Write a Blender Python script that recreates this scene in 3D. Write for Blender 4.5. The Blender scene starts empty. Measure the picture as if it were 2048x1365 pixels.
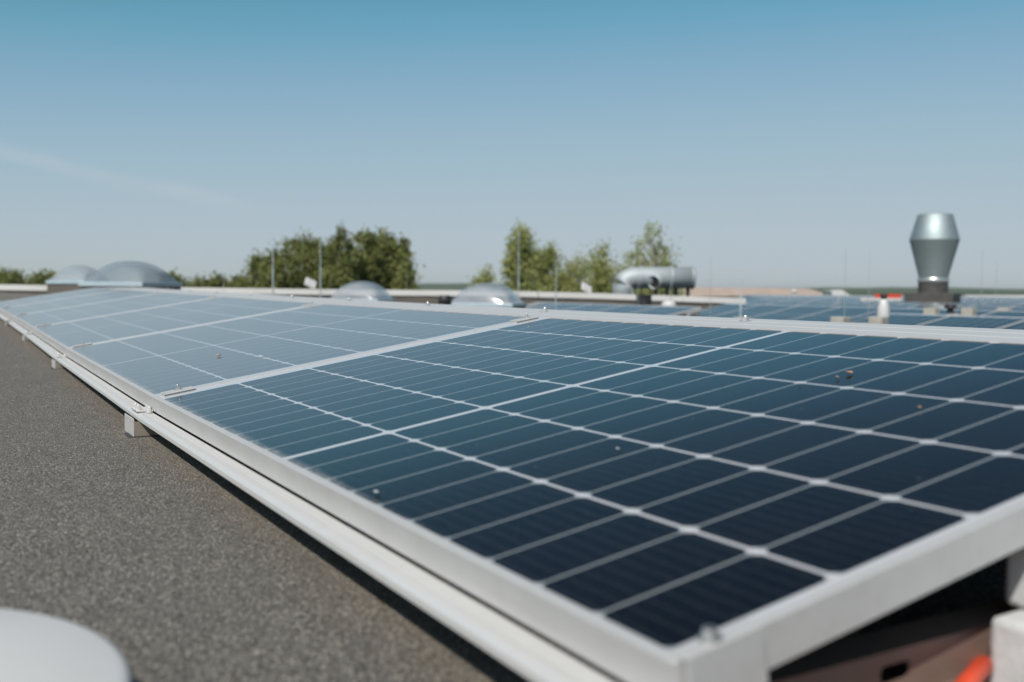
import bpy, bmesh, math, random
from mathutils import Vector, Matrix, noise
S = bpy.context.scene
C = S.collection
R = math.radians

# ------------------------------------------------------------------ camera
RC = ((0.862504, -0.506002, 0.0070195), (-0.020383, -0.048597, -0.998610), (0.505640, 0.861162, -0.052229))
CP = Vector((-0.419325, -0.477075, 0.247792))
F = 1968.48
cam = bpy.data.cameras.new('camera')
camo = bpy.data.objects.new('camera', cam)
C.objects.link(camo)
m = Matrix(((RC[0][0], -RC[1][0], -RC[2][0], CP.x), (RC[0][1], -RC[1][1], -RC[2][1], CP.y),
            (RC[0][2], -RC[1][2], -RC[2][2], CP.z), (0, 0, 0, 1)))
camo.matrix_world = m
cam.sensor_width = 36
cam.lens = F * 36 / 2048
cam.clip_start = 0.02
cam.clip_end = 20000
cam.dof.use_dof = True
cam.dof.focus_distance = 2.25
cam.dof.aperture_fstop = 3.5
S.camera = camo

# ------------------------------------------------------------------ sky and sun
SUN_DIR = Vector((-0.80, -0.59, 0)).normalized()
SUN_EL = R(49)
w = bpy.data.worlds.new('World'); S.world = w; w.use_nodes = True
nt = w.node_tree; nt.nodes.clear()
out = nt.nodes.new('ShaderNodeOutputWorld'); bg = nt.nodes.new('ShaderNodeBackground')
sky = nt.nodes.new('ShaderNodeTexSky'); sky.sky_type = 'NISHITA'; sky.sun_disc = False
sky.sun_elevation = SUN_EL; sky.sun_rotation = math.atan2(SUN_DIR.x, SUN_DIR.y)
sky.altitude = 200; sky.air_density = 1.0; sky.dust_density = 0.3; sky.ozone_density = 1.0
# the picture's colour grade of the sky: one tone curve per channel
sc_ = nt.nodes.new('ShaderNodeVectorMath'); sc_.operation = 'SCALE'; sc_.inputs['Scale'].default_value = 1 / 14.0
hs = nt.nodes.new('ShaderNodeRGBCurve')
for ch, pts_ in enumerate((((1.2, .032), (2.14, .138), (2.73, .236), (3.92, .340), (6.3, .430), (8.5, .464), (14, .56)),
                           ((2.2, .11), (3.35, .350), (4.17, .415), (5.59, .487), (7.8, .526), (8.5, .534), (14, .58)),
                           ((3.9, .215), (5.23, .500), (6.12, .562), (7.27, .588), (8.5, .597), (10, .60), (14, .62)))):
    cv = hs.mapping.curves[ch]
    cv.points[1].location = (pts_[-1][0] / 14, pts_[-1][1])
    for a_, b_ in pts_[:-1]: cv.points.new(a_ / 14, b_)
hs.mapping.update()
nt.links.new(sky.outputs[0], sc_.inputs[0]); nt.links.new(sc_.outputs[0], hs.inputs['Color'])
# thin trail of high cloud, a band along a great circle of the sky
D1 = Vector((-0.15, 1.02, 0.19)).normalized()
tc = nt.nodes.new('ShaderNodeTexCoord')
def camray(px, py):
    a, b = (px - 1024) / F, (py - 682.5) / F
    return Vector([RC[0][k] * a + RC[1][k] * b + RC[2][k] for k in range(3)])
d1, d2 = camray(0, 303).normalized(), camray(480, 412).normalized()
nn = d1.cross(d2).normalized(); mid = (d1 * 1.4 - d2 * 0.4).normalized()
def vm(op, a, b):
    n = nt.nodes.new('ShaderNodeVectorMath'); n.operation = op
    for i, q in enumerate((a, b)):
        if hasattr(q, 'node'): nt.links.new(q, n.inputs[i])
        else: n.inputs[i].default_value = q
    return n.outputs['Value'] if op == 'DOT_PRODUCT' else n.outputs[0]
def mr(v, a, b, c, d, smooth=True):
    n = nt.nodes.new('ShaderNodeMapRange'); n.interpolation_type = 'SMOOTHSTEP' if smooth else 'LINEAR'
    nt.links.new(v, n.inputs[0])
    for i, q in enumerate((a, b, c, d)): n.inputs[i + 1].default_value = q
    return n.outputs[0]
def mm(op, a, b):
    n = nt.nodes.new('ShaderNodeMath'); n.operation = op
    for i, q in enumerate((a, b)):
        if hasattr(q, 'node'): nt.links.new(q, n.inputs[i])
        else: n.inputs[i].default_value = q
    return n.outputs[0]
ns = nt.nodes.new('ShaderNodeTexNoise'); ns.inputs['Scale'].default_value = 14; ns.inputs['Detail'].default_value = 5
nt.links.new(tc.outputs['Generated'], ns.inputs['Vector'])
dist = mm('ABSOLUTE', mm('ADD', vm('DOT_PRODUCT', tc.outputs['Generated'], tuple(nn)), mr(ns.outputs[0], 0.3, 0.7, -0.0018, 0.0018)), 0)
band = mr(dist, 0.0, 0.012, 1, 0)
along = mr(vm('DOT_PRODUCT', tc.outputs['Generated'], tuple(mid)), 0.935, 0.995, 0, 1)
fac = mm('MULTIPLY', mm('MULTIPLY', band, along), mr(ns.outputs[0], 0.25, 0.75, 0.08, 0.30))
mx = nt.nodes.new('ShaderNodeMix'); mx.data_type = 'RGBA'
nt.links.new(fac, mx.inputs[0]); nt.links.new(hs.outputs[0], mx.inputs[6]); mx.inputs[7].default_value = (.62, .63, .65, 1)
s10 = nt.nodes.new('ShaderNodeVectorMath'); s10.operation = 'SCALE'; s10.inputs['Scale'].default_value = 10.0
nt.links.new(mx.outputs[2], s10.inputs[0]); nt.links.new(s10.outputs[0], bg.inputs['Color'])
bg.inputs['Strength'].default_value = 0.1
nt.links.new(bg.outputs[0], out.inputs['Surface'])
sun = bpy.data.lights.new('sun', 'SUN'); suno = bpy.data.objects.new('sun', sun); C.objects.link(suno)
sun.energy = 4.4; sun.angle = R(0.53); sun.color = (1.0, 0.95, 0.88)
sd = Vector((SUN_DIR.x * math.cos(SUN_EL), SUN_DIR.y * math.cos(SUN_EL), math.sin(SUN_EL)))
suno.rotation_euler = sd.to_track_quat('Z', 'Y').to_euler(); suno.location = (-20, -15, 30)
S.view_settings.view_transform = 'Standard'; S.view_settings.look = 'None'
S.view_settings.exposure = 0.0; S.view_settings.gamma = 1; S.view_settings.use_curve_mapping = False
S.cycles.max_bounces = 8; S.cycles.transparent_max_bounces = 16
S.cycles.use_denoising = True

# ------------------------------------------------------------------ material helper
class M:
    def __init__(s, name, **kw):
        s.m = bpy.data.materials.new(name); s.m.use_nodes = True
        s.t = s.m.node_tree; s.b = s.t.nodes['Principled BSDF']
        for k, v in kw.items(): s.set(k.replace('_', ' '), v)
    def set(s, k, v):
        i = s.b.inputs[k]
        if hasattr(v, 'node'): s.t.links.new(v, i)
        else: i.default_value = (*v, 1) if (isinstance(v, tuple) and len(v) == 3 and i.type == 'RGBA') else v
    def n(s, typ, ins=None, out=0, **props):
        n = s.t.nodes.new('ShaderNode' + typ)
        for k, v in props.items(): setattr(n, k, v)
        for k, v in (ins or {}).items():
            i = n.inputs[k]
            if hasattr(v, 'node'): s.t.links.new(v, i)
            else: i.default_value = (*v, 1) if (isinstance(v, tuple) and len(v) == 3 and i.type == 'RGBA') else v
        return n.outputs[out]
    def obj(s): return s.n('TexCoord', out=3)
    def pos(s): return s.n('NewGeometry', out=0)
    def noise(s, scale, detail=4, rough=0.5, vec=None, out=0):
        return s.n('TexNoise', {'Scale': scale, 'Detail': detail, 'Roughness': rough, 'Vector': vec or s.obj()}, out)
    def math(s, op, a, b=0.0, c=0.0, clamp=False): return s.n('Math', {0: a, 1: b, 2: c}, operation=op, use_clamp=clamp)
    def rng(s, v, a, b, c=0.0, d=1.0): return s.n('MapRange', {0: v, 1: a, 2: b, 3: c, 4: d})
    def mix(s, f, a, b): return s.n('Mix', {0: f, 6: a, 7: b}, 2, data_type='RGBA')
    def bump(s, h, strength=0.3, d=0.002): s.set('Normal', s.n('Bump', {'Strength': strength, 'Distance': d, 'Height': h}))

def varied(name, c1, c2, scale, rough=0.6, metal=0.0, bump=0.0, bscale=None, bd=0.002, **kw):
    q = M(name, Roughness=rough, Metallic=metal, **kw)
    f = q.rng(q.noise(scale, 6), 0.3, 0.7)
    q.set('Base Color', q.mix(f, c1, c2))
    if bump: q.bump(q.noise(bscale or scale * 5, 5), bump, bd)
    return q

# anodised aluminium of frames and rails, with faint grime
q = M('aluminium', Metallic=0.3)
f = q.rng(q.noise(9, 6, 0.65), 0.35, 0.75)
streak = q.rng(q.noise(1.0, 5, 0.6, q.n('Mapping', {'Vector': q.obj(), 'Scale': (60, 3, 60)})), 0.5, 0.8)
q.set('Base Color', q.mix(q.math('MULTIPLY', streak, 0.35), q.mix(f, (.61, .605, .60), (.54, .535, .525)), (.43, .41, .38)))
q.set('Roughness', q.rng(f, 0, 1, 0.42, 0.55)); ALU = q.m
q = M('galvanised_rail', Metallic=0.25)
f = q.rng(q.noise(14, 7, 0.7), 0.35, 0.7)
st = q.rng(q.noise(1.0, 5, 0.65, q.n('Mapping', {'Vector': q.obj(), 'Scale': (90, 2.2, 90)})), 0.52, 0.72)
q.set('Base Color', q.mix(q.math('MULTIPLY', st, 0.3), q.mix(f, (.66, .655, .64), (.60, .595, .58)), (.46, .41, .34)))
q.set('Roughness', q.rng(f, 0, 1, 0.33, 0.5)); RAIL = q.m
STEEL = varied('zinc_steel', (.72, .72, .70), (.5, .5, .49), 40, 0.35, 0.8).m
DUCT = M('duct_steel', Metallic=0.9, Roughness=0.27)
f = DUCT.rng(DUCT.noise(3, 6, 0.6), 0.3, 0.7)
DUCT.set('Base Color', DUCT.mix(f, (.42, .49, .50), (.37, .43, .44)))
DUCT.set('Roughness', DUCT.rng(DUCT.noise(1.5, 2), 0.3, 0.7, 0.60, 0.68)); DUCT = DUCT.m
DUCT2 = varied('dull_duct_steel', (.42, .46, .47), (.36, .40, .42), 2.0, 0.62, 0.35).m
WHITE = varied('white_plastic', (.60, .595, .585), (.565, .56, .55), 7, 0.45).m
CONC = varied('pale_concrete', (.60, .61, .61), (.46, .465, .46), 30, 0.85, 0, 0.5, 160, 0.002).m
CONC2 = varied('ballast_concrete', (.45, .42, .37), (.33, .31, .27), 12, 0.85, 0, 0.4, 60, 0.004).m
BLACK = varied('black_plastic', (.012, .012, .013), (.03, .03, .03), 9, 0.5).m
DARK = varied('dark_flashing', (.05, .05, .048), (.085, .08, .075), 5, 0.75).m
CAP = varied('parapet_cap', (.70, .69, .67), (.58, .57, .55), 1.2, 0.45, 0.1).m
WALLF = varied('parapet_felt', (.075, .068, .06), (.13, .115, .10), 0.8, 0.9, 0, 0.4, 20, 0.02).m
RED = varied('red_plastic', (.75, .09, .035), (.62, .06, .03), 20, 0.4).m
BEIGE = varied('beige_roofing', (.47, .37, .30), (.38, .30, .25), 0.6, 0.85).m
RENDERW = varied('pale_render', (.55, .53, .48), (.48, .46, .42), 0.5, 0.85).m
BROWN = varied('dry_leaf', (.50, .24, .12), (.62, .40, .26), 300, 0.8).m
CURB = varied('grp_curb', (.42, .52, .56), (.36, .45, .50), 6, 0.4).m
PDARK = varied('weathered_steel', (.20, .165, .135), (.13, .105, .085), 14, 0.55, 0.3).m
TAN = varied('grimy_shaded_plate', (.34, .30, .25), (.24, .205, .165), 25, 0.6, 0.2).m  # brownish grime, with the shade of the side faces put into the tone
HOSE_LIT = varied('hose_lit_steel', (.27, .19, .155), (.19, .145, .12), 18, 0.5, 0.2).m  # reddish tone stands for light bounced off the orange hose
BARK = varied('bark', (.16, .13, .10), (.35, .33, .29), 3, 0.9).m

# clear acrylic dome
q = M('acrylic_dome', Roughness=0.12, IOR=1.49, Alpha=0.55)
q.set('Base Color', q.mix(q.rng(q.noise(2.5, 4), 0.35, 0.7), (.29, .36, .41), (.40, .45, .49)))
q.set('Coat Weight', 1.0); q.set('Coat Roughness', 0.05)
fr = q.n('LayerWeight', {'Blend': 0.25}, 1)
q.set('Alpha', q.rng(fr, 0, 1, 0.20, 0.72)); DOME = q.m

q = M('clear_dome', Roughness=0.14, IOR=1.49)
q.set('Base Color', q.mix(q.rng(q.noise(3.0, 4, 0.5, q.n('Mapping', {'Vector': q.obj(), 'Scale': (1, 1, 6)})), 0.4, 0.65), (.42, .50, .56), (.62, .64, .68)))
q.set('Coat Weight', 1.0); q.set('Coat Roughness', 0.06)
q.set('Alpha', q.rng(q.n('LayerWeight', {'Blend': 0.25}, 1), 0, 1, 0.20, 0.70)); DOME2 = q.m
# roofing felt with mineral granules
q = M('roofing_felt', Roughness=0.85)
p = q.pos()
v = q.n('TexVoronoi', {'Scale': 520.0, 'Vector': p, 'Randomness': 1.0}, 1)
vd = q.n('TexVoronoi', {'Scale': 520.0, 'Vector': p, 'Randomness': 1.0}, 0)
grain = q.n('SeparateColor', {0: v}, 0)
grain2 = q.n('SeparateColor', {0: v}, 1)
v3 = q.n('TexVoronoi', {'Scale': 250.0, 'Vector': p, 'Randomness': 1.0}, 1)
grain3 = q.n('SeparateColor', {0: v3}, 2)
d3 = q.n('TexVoronoi', {'Scale': 250.0, 'Vector': p, 'Randomness': 1.0}, 0)
big = q.rng(q.noise(2.2, 6, 0.6, p), 0.3, 0.72)
base = q.mix(q.math('POWER', grain, 1.8), (.026, .025, .022), (.34, .315, .27))
base = q.mix(q.math('GREATER_THAN', grain2, 0.94), base, (.62, .57, .50))
base = q.mix(q.math('MULTIPLY', q.math('GREATER_THAN', grain3, 0.965), q.math('LESS_THAN', d3, 0.30)), base, (.75, .70, .62))
base = q.mix(q.math('MULTIPLY', big, 0.25), base, (.150, .138, .115))
sx = q.n('SeparateXYZ', {0: p}, 0); sy = q.n('SeparateXYZ', {0: p}, 1)
nz = q.noise(7, 6, 0.65, p)
dirt = q.rng(q.math('ADD', q.math('MULTIPLY', sx, 5.0), q.math('MULTIPLY', nz, 1.0)), 0.12, 0.50)
dirt = q.math('MULTIPLY', dirt, q.rng(sx, 0.12, 0.30, 1.0, 0.0))
dirt = q.math('MULTIPLY', dirt, q.rng(q.noise(60, 4, 0.7, p), 0.35, 0.6))
base = q.mix(q.math('MULTIPLY', dirt, 0.32), base, (.26, .19, .12))
moss = q.math('MULTIPLY', q.rng(q.noise(3.3, 5, 0.6, p), 0.60, 0.7), dirt)
base = q.mix(q.math('MULTIPLY', moss, 0.35), base, (.24, .11, .055))
q.set('Base Color', base)
q.bump(q.math('ADD', q.math('MULTIPLY', vd, -1.0), q.math('MULTIPLY', q.noise(90, 3, 0.6, p), 0.8)), 0.9, 0.0030); ROOF = q.m

# solar glass: cells, gaps, busbars and grime from the module's own coordinates (metres)
UM, GM, PU, CU = 0.9070, 0.01451 / 2, 0.08607, 0.083
WM, PV, CV = 0.0100, 0.17097, 0.166
def solar_mat(name, dust=0.0, coat=1.42, sheen=0.05, edge_lo=1.0):
    q = M(name)
    o = q.obj(); x = q.n('SeparateXYZ', {0: o}, 0); y = q.n('SeparateXYZ', {0: o}, 1)
    a = q.math('SUBTRACT', q.math('ABSOLUTE', q.math('SUBTRACT', y, UM)), GM)
    fu = q.math('MODULO', a, PU); ok1 = q.math('GREATER_THAN', a, 0); ok2 = q.math('LESS_THAN', a, 10 * PU - 0.002)
    b = q.math('SUBTRACT', x, WM); fv = q.math('MODULO', b, PV)
    ok3 = q.math('GREATER_THAN', b, 0); ok4 = q.math('LESS_THAN', b, 6 * PV - 0.004)
    eu = q.math('MINIMUM', fu, q.math('SUBTRACT', CU, fu)); ev = q.math('MINIMUM', fv, q.math('SUBTRACT', CV, fv))
    c = q.math('GREATER_THAN', q.math('MINIMUM', eu, ev), 0)
    c = q.math('MULTIPLY', c, q.math('GREATER_THAN', q.math('ADD', eu, ev), 0.0085))
    for k in (ok1, ok2, ok3, ok4): c = q.math('MULTIPLY', c, k)
    # busbars, nine to a cell, running along the row
    bb = q.math('MODULO', q.math('ADD', fv, 0.0), CV / 9)
    bus = q.math('LESS_THAN', q.math('ABSOLUTE', q.math('SUBTRACT', bb, CV / 18)), 0.00045)
    tone = q.n('TexWhiteNoise', {'Vector': q.n('CombineXYZ', {0: q.math('FLOOR', q.math('DIVIDE', b, PV)), 1: q.math('FLOOR', q.math('DIVIDE', q.math('SUBTRACT', y, UM), PU)), 2: 1.0})}, 0)
    cell = q.mix(tone, (.0008, .0018, .0036), (.0018, .0036, .0068))
    cell = q.mix(q.math('MULTIPLY', bus, 0.5), cell, (.07, .08, .09))
    inrow = q.math('MULTIPLY', q.math('GREATER_THAN', ev, 0.0025), q.math('MULTIPLY', ok1, ok2))
    inrow = q.math('MULTIPLY', inrow, q.math('MULTIPLY', ok3, ok4))
    col = q.mix(c, q.mix(inrow, (.52, .53, .55), (.27, .30, .31)), cell)
    # film of dust, dried drops, and the grime that gathers along the low edge
    fine = q.noise(260, 3, 0.7); sp = q.n('TexVoronoi', {'Scale': 75.0, 'Vector': o}, 0)
    spots = q.math('LESS_THAN', sp, 0.05)
    film = q.rng(q.noise(5, 6, 0.65), 0.3, 0.75, 0.0, 0.006)
    film = q.math('ADD', film, q.rng(fine, 0.45, 0.75, 0, 0.018))
    film = q.math('ADD', film, q.math('MULTIPLY', spots, 0.16))
    edge_n = q.math('ADD', q.math('MULTIPLY', q.noise(45, 7, 0.75), 0.034), q.math('MULTIPLY', q.noise(4, 3), 0.02))
    edge_w = q.math('MULTIPLY', edge_n, q.rng(y, 0.15, 0.75, edge_lo, 1.0)) if edge_lo < 1 else edge_n
    edge = q.rng(q.math('SUBTRACT', x, q.math('SUBTRACT', edge_w, 0.004)), 0.004, -0.012)
    edge = q.math('MULTIPLY', edge, q.rng(q.noise(120, 4, 0.7), 0.25, 0.6, 0.08, 0.45))
    sp2 = q.n('TexVoronoi', {'Scale': 24.0, 'Vector': o}, 0)
    film = q.math('ADD', film, q.math('MULTIPLY', q.math('LESS_THAN', sp2, 0.030), 0.30))
    film = q.math('ADD', film, dust)
    col = q.mix(film, col, (.60, .56, .54)); col = q.mix(edge, col, (.56, .53, .50))
    q.set('Base Color', col)
    q.set('Roughness', q.rng(edge, 0, 1, 0.55, 0.8)); q.set('Specular IOR Level', 0.0)
    q.set('Coat Weight', q.rng(edge, 0, 1, 1.0, 0.35)); q.set('Coat IOR', coat)
    q.set('Sheen Weight', sheen); q.set('Sheen Roughness', 0.35); q.set('Sheen Tint', (.95, .93, .9))
    q.set('Coat Roughness', q.rng(q.noise(14, 5), 0.3, 0.7, 0.07, 0.12))
    q.set('Coat Normal', q.n('Bump', {'Strength': 0.06, 'Distance': 0.0006, 'Height': fine}))
    return q.m
GLASS = solar_mat('solar_glass', 0.0, 1.38, 0.04, 0.22)
GLASS2 = solar_mat('dusty_solar_glass', 0.09, 1.5, 0.42)
GLASS3 = solar_mat('far_solar_glass', 0.006, 1.27, 0.03)

# foliage
def leaf_mat(name, c1, c2, c3):
    q = M(name, Roughness=0.6)
    g = q.n('TexWhiteNoise', {'Vector': q.n('VectorMath', {0: q.n('VectorMath', {0: q.pos(), 1: (3, 3, 3)}, operation='MULTIPLY')}, operation='FLOOR')}, 0)
    big = q.rng(q.noise(0.6, 3, 0.5, q.pos()), 0.35, 0.65)
    q.set('Base Color', q.mix(q.math('MULTIPLY', g, 0.7), q.mix(big, c1, c2), c3))
    t = q.n('BsdfTranslucent', {'Color': c3}); mixn = q.t.nodes.new('ShaderNodeMixShader'); mixn.inputs[0].default_value = 0.3
    q.t.links.new(q.b.outputs[0], mixn.inputs[1]); q.t.links.new(t, mixn.inputs[2])
    q.t.links.new(mixn.outputs[0], q.t.nodes['Material Output'].inputs['Surface'])
    return q.m
LEAF_D = leaf_mat('leaves_dark', (.10, .125, .032), (.16, .185, .048), (.25, .26, .08))
LEAF_L = leaf_mat('leaves_light', (.20, .245, .06), (.30, .33, .095), (.42, .42, .17))
q = M('fields', Roughness=0.95); f = q.rng(q.noise(0.004, 5, 0.6, q.pos()), 0.35, 0.65)
q.set('Base Color', q.mix(f, (.05, .085, .03), (.16, .15, .07))); FIELD = q.m
q = M('far_woods', Roughness=0.95); f = q.rng(q.noise(0.006, 6, 0.7, q.pos()), 0.35, 0.65)
q.set('Base Color', q.mix(f, (.03, .055, .025), (.06, .09, .035))); WOOD = q.m

# ------------------------------------------------------------------ object helpers
def link(name, me, mat, parent=None, loc=None):
    o = bpy.data.objects.new(name, me); C.objects.link(o)
    if mat is not None and not me.materials: me.materials.append(mat)
    if parent: o.parent = parent
    if loc is not None: o.location = loc
    return o
def tag(o, label=None, cat=None, group=None, kind=None):
    if label: o['label'] = label
    if cat: o['category'] = cat
    if group: o['group'] = group
    if kind: o['kind'] = kind
    return o
def thing(name, loc, label, cat, group=None, rz=0):
    o = bpy.data.objects.new(name, None); C.objects.link(o); o.location = loc; o.rotation_euler = (0, 0, rz)
    o.empty_display_size = 0.1
    return tag(o, label, cat, group)
class B:
    """collects shapes into one mesh"""
    def __init__(s): s.v = []; s.f = []; s.sm = []
    def add(s, vs, fs, smooth=False):
        k = len(s.v); s.v += [tuple(p) for p in vs]; s.f += [tuple(i + k for i in q) for q in fs]; s.sm += [smooth] * len(fs); return s
    def box(s, x0, x1, y0, y1, z0, z1, mtx=None, ch=0.0):
        bm = bmesh.new(); bmesh.ops.create_cube(bm, size=1)
        for v in bm.verts: v.co = Vector(((x0 + x1) / 2 + v.co.x * (x1 - x0), (y0 + y1) / 2 + v.co.y * (y1 - y0), (z0 + z1) / 2 + v.co.z * (z1 - z0)))
        if ch: bmesh.ops.bevel(bm, geom=bm.edges[:], offset=ch, segments=2, affect='EDGES', profile=0.5)
        bm.verts.index_update()
        vs = [mtx @ v.co if mtx else v.co.copy() for v in bm.verts]
        s.add(vs, [[v.index for v in f.verts] for f in bm.faces]); bm.free(); return s
    def lathe(s, prof, n=32, c=(0, 0, 0), smooth=True, axis=None, cap=True):
        vs = []; fs = []
        mt = axis if axis is not None else Matrix.Identity(3)
        for r, z in prof:
            for k in range(n):
                t = 2 * math.pi * k / n; vs.append(Vector(c) + mt @ Vector((r * math.cos(t), r * math.sin(t), z)))
        for i in range(len(prof) - 1):
            for k in range(n):
                a, b = i * n + k, i * n + (k + 1) % n; fs.append((a, b, b + n, a + n))
        s.add(vs, fs, smooth)
        if cap:
            if prof[0][0] > 1e-5: s.add(vs[:n][::-1], [tuple(range(n))])
            if prof[-1][0] > 1e-5: s.add(vs[-n:], [tuple(range(n))])
        return s
    def tube(s, pts, r, n=8, r2=None):
        pts = [Vector(p) for p in pts]; vs = []; fs = []
        for i, p in enumerate(pts):
            d = (pts[min(i + 1, len(pts) - 1)] - pts[max(i - 1, 0)]).normalized()
            u = d.cross(Vector((0, 0, 1)) if abs(d.z) < 0.9 else Vector((1, 0, 0))).normalized(); v = d.cross(u)
            rr = r + ((r2 if r2 is not None else r) - r) * i / (len(pts) - 1)
            for k in range(n):
                t = 2 * math.pi * k / n; vs.append(p + (u * math.cos(t) + v * math.sin(t)) * rr)
        for i in range(len(pts) - 1):
            for k in range(n):
                a, b = i * n + k, i * n + (k + 1) % n; fs.append((a, b, b + n, a + n))
        fs.append(tuple(range(n))[::-1]); fs.append(tuple(range(len(vs) - n, len(vs)))); s.add(vs, fs, True); return s
    def extr(s, prof, y0, y1, smooth=False):
        n = len(prof); vs = [(x, y0, z) for x, z in prof] + [(x, y1, z) for x, z in prof]
        fs = [(i, (i + 1) % n, (i + 1) % n + n, i + n) for i in range(n)] + [tuple(range(n))[::-1], tuple(range(n, 2 * n))]
        s.add(vs, fs, smooth); return s
    def mesh(s, name):
        me = bpy.data.meshes.new(name); me.from_pydata(s.v, [], s.f); me.update()
        me.polygons.foreach_set('use_smooth', s.sm)
        bm = bmesh.new(); bm.from_mesh(me); bmesh.ops.recalc_face_normals(bm, faces=bm.faces); bm.to_mesh(me); bm.free()
        return me
    def build(s, name, mat, parent=None, loc=None): return link(name, s.mesh(name), mat, parent, loc)
def bolt(b, c, r=0.0065, h=0.012, nrm=None):
    ax = (nrm or Vector((0, 0, 1))).to_track_quat('Z', 'Y').to_matrix()
    b.lathe([(r * 1.6, 0), (r * 1.6, 0.0015)], 16, c, False, ax)
    b.lathe([(r, 0.0015), (r, 0.0075), (r * .9, 0.008)], 6, c, False, ax)
    b.lathe([(r * .5, 0.008), (r * .5, h), (r * .3, h + .001)], 12, c, True, ax)
def copytree(root):
    r = root.copy(); C.objects.link(r)
    for ch in root.children:
        c = ch.copy(); C.objects.link(c); c.parent = r
        for g in ch.children:
            d = g.copy(); C.objects.link(d); d.parent = c
    return r

def roofz(x, y):
    xs = max(0.0, min(x, 9.0) - 1.2)
    g = 0.0092 - 0.0068 * min(1, max(0, (x - 1.2) / 7.8))
    return -0.0885 + g * (min(y, 30) - 1.8) - 0.012 * max(-3, min(x, 1.2)) - 0.047 * xs
def W(s, D):
    """plan position from distance across (s) and ahead (D) of the standpoint"""
    fx, fy = 0.5064, 0.8623
    return CP.x + fy * s + fx * D, CP.y - fx * s + fy * D
def at(px, py, D): return CP + camray(px, py) * D
def on_roof(px, D):
    p = at(px, 580, D); return Vector((p.x, p.y, roofz(p.x, p.y)))

# ------------------------------------------------------------------ roof, parapet, land
bm = bmesh.new()
poly_ok = lambda s, D: True
def sheet(s0f, s1f, Ds, ns):
    rows = []
    for D in Ds:
        a, b = s0f(D), s1f(D)
        rows.append([bm.verts.new((*W(a + (b - a) * k / ns, D), roofz(*W(a + (b - a) * k / ns, D)))) for k in range(ns + 1)])
    for i in range(len(rows) - 1):
        for k in range(ns): bm.faces.new((rows[i][k], rows[i][k + 1], rows[i + 1][k + 1], rows[i + 1][k]))
Dn = [-9 + k for k in range(32)]
sheet(lambda D: -34, lambda D: 5.1, Dn[:-1] + [22.1], 40)
sheet(lambda D: 5.1 + max(0, D - 22.1) * 0.238, lambda D: 80, Dn[:-1] + [22.1, 24, 27, 30, 35, 40, 50, 60, 72], 40)
me = bpy.data.meshes.new('roof'); bmesh.ops.remove_doubles(bm, verts=bm.verts, dist=0.001); bmesh.ops.recalc_face_normals(bm, faces=bm.faces)
bm.to_mesh(me); bm.free(); me.polygons.foreach_set('use_smooth', [True] * len(me.polygons))
roof = link('roof', me, ROOF); tag(roof, kind='structure')
# ground far below, to the horizon
me = bpy.data.meshes.new('ground'); n = 64
vs = [(0, 0, -8)] + [(r * math.cos(2 * math.pi * k / n), r * math.sin(2 * math.pi * k / n), -8 - (0 if r < 1000 else 0)) for r in (200, 1500, 9000) for k in range(n)]
fs = [(0, 1 + k, 1 + (k + 1) % n) for k in range(n)] + [(1 + j * n + k, 1 + (j + 1) * n + k, 1 + (j + 1) * n + (k + 1) % n, 1 + j * n + (k + 1) % n) for j in range(2) for k in range(n)]
me.from_pydata(vs, [], fs); tag(link('ground', me, FIELD), kind='structure')
# wooded hills on the horizon
def hills(D, h, seed, x0, x1, name):
    vs = []; fs = []; n = 160
    for i in range(n + 1):
        s = (x0 + (x1 - x0) * i / n) * D
        t = h * (0.75 + 0.55 * noise.noise(Vector((s / 420.0, seed, 0))) + 0.10 * noise.noise(Vector((s / 60.0, seed, 4))))
        for dd, hh in ((-260, 0), (-90, .7), (0, 1.0), (200, .8), (600, 0)):
            vs.append((*W(s, D + dd), -8.5 + (t + 8.2) * hh))
    for i in range(n):
        for k in range(4): a = i * 5 + k; fs.append((a, a + 5, a + 6, a + 1))
    me = bpy.data.meshes.new(name); me.from_pydata(vs, [], fs); me.polygons.foreach_set('use_smooth', [True] * len(fs))
    tag(link(name, me, WOOD), kind='structure')
hills(2600, 17, 1.3, -0.75, 0.75, 'hills')
hills(1100, 1.5, 7.7, 0.30, 0.9, 'hills')

# parapet between roof and trees: runs straight across, its cap dropping a little to the right
def parapet(pts, D_name, label, deep=0.35):
    t = thing('parapet_wall', (*W(*pts[0][:2]), pts[0][2]), label, 'wall')
    cap = B(); wall = B(); L = Matrix.Translation(-t.location)
    for (s0, d0, z0), (s1, d1, z1) in zip(pts[:-1], pts[1:]):
        d = Vector((s1 - s0, d1 - d0)).normalized(); nx, nd = -d.y, d.x
        def ring(s, D, z, top, th0, th1):
            return [(*W(s + nx * th0, D + nd * th0), top[0]), (*W(s + nx * th1, D + nd * th1), top[0]), (*W(s + nx * th1, D + nd * th1), top[1]), (*W(s + nx * th0, D + nd * th0), top[1])]
        for bb, z_of, a, b in ((cap, lambda z: (z - 0.125, z), -0.03, deep + 0.03), (wall, lambda z: (z - 2.2, z - 0.127), 0.0, deep)):
            A = ring(s0, d0, z0, z_of(z0), a, b); E = ring(s1, d1, z1, z_of(z1), a, b)
            vs = [L @ Vector(p) for p in A + E]
            bb.add(vs, [(0, 1, 2, 3), (7, 6, 5, 4), (0, 4, 5, 1), (1, 5, 6, 2), (2, 6, 7, 3), (3, 7, 4, 0)])
    cap.build('cap', CAP, t); wall.build('wall', WALLF, t)
def zc(px, py, D): return at(px, py, D).z
D0 = 22.1
pts = [((px - 1024) / F * D0, D0, zc(px, py, D0)) for px, py in ((-1400, 549), (0, 569.5), (350, 575), (640, 579), (1000, 582), (1200, 587), (1490, 597))]
parapet(pts, D0, 'long parapet with pale metal cap and dark felt face in front of the trees')
D9 = 66.0
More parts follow.
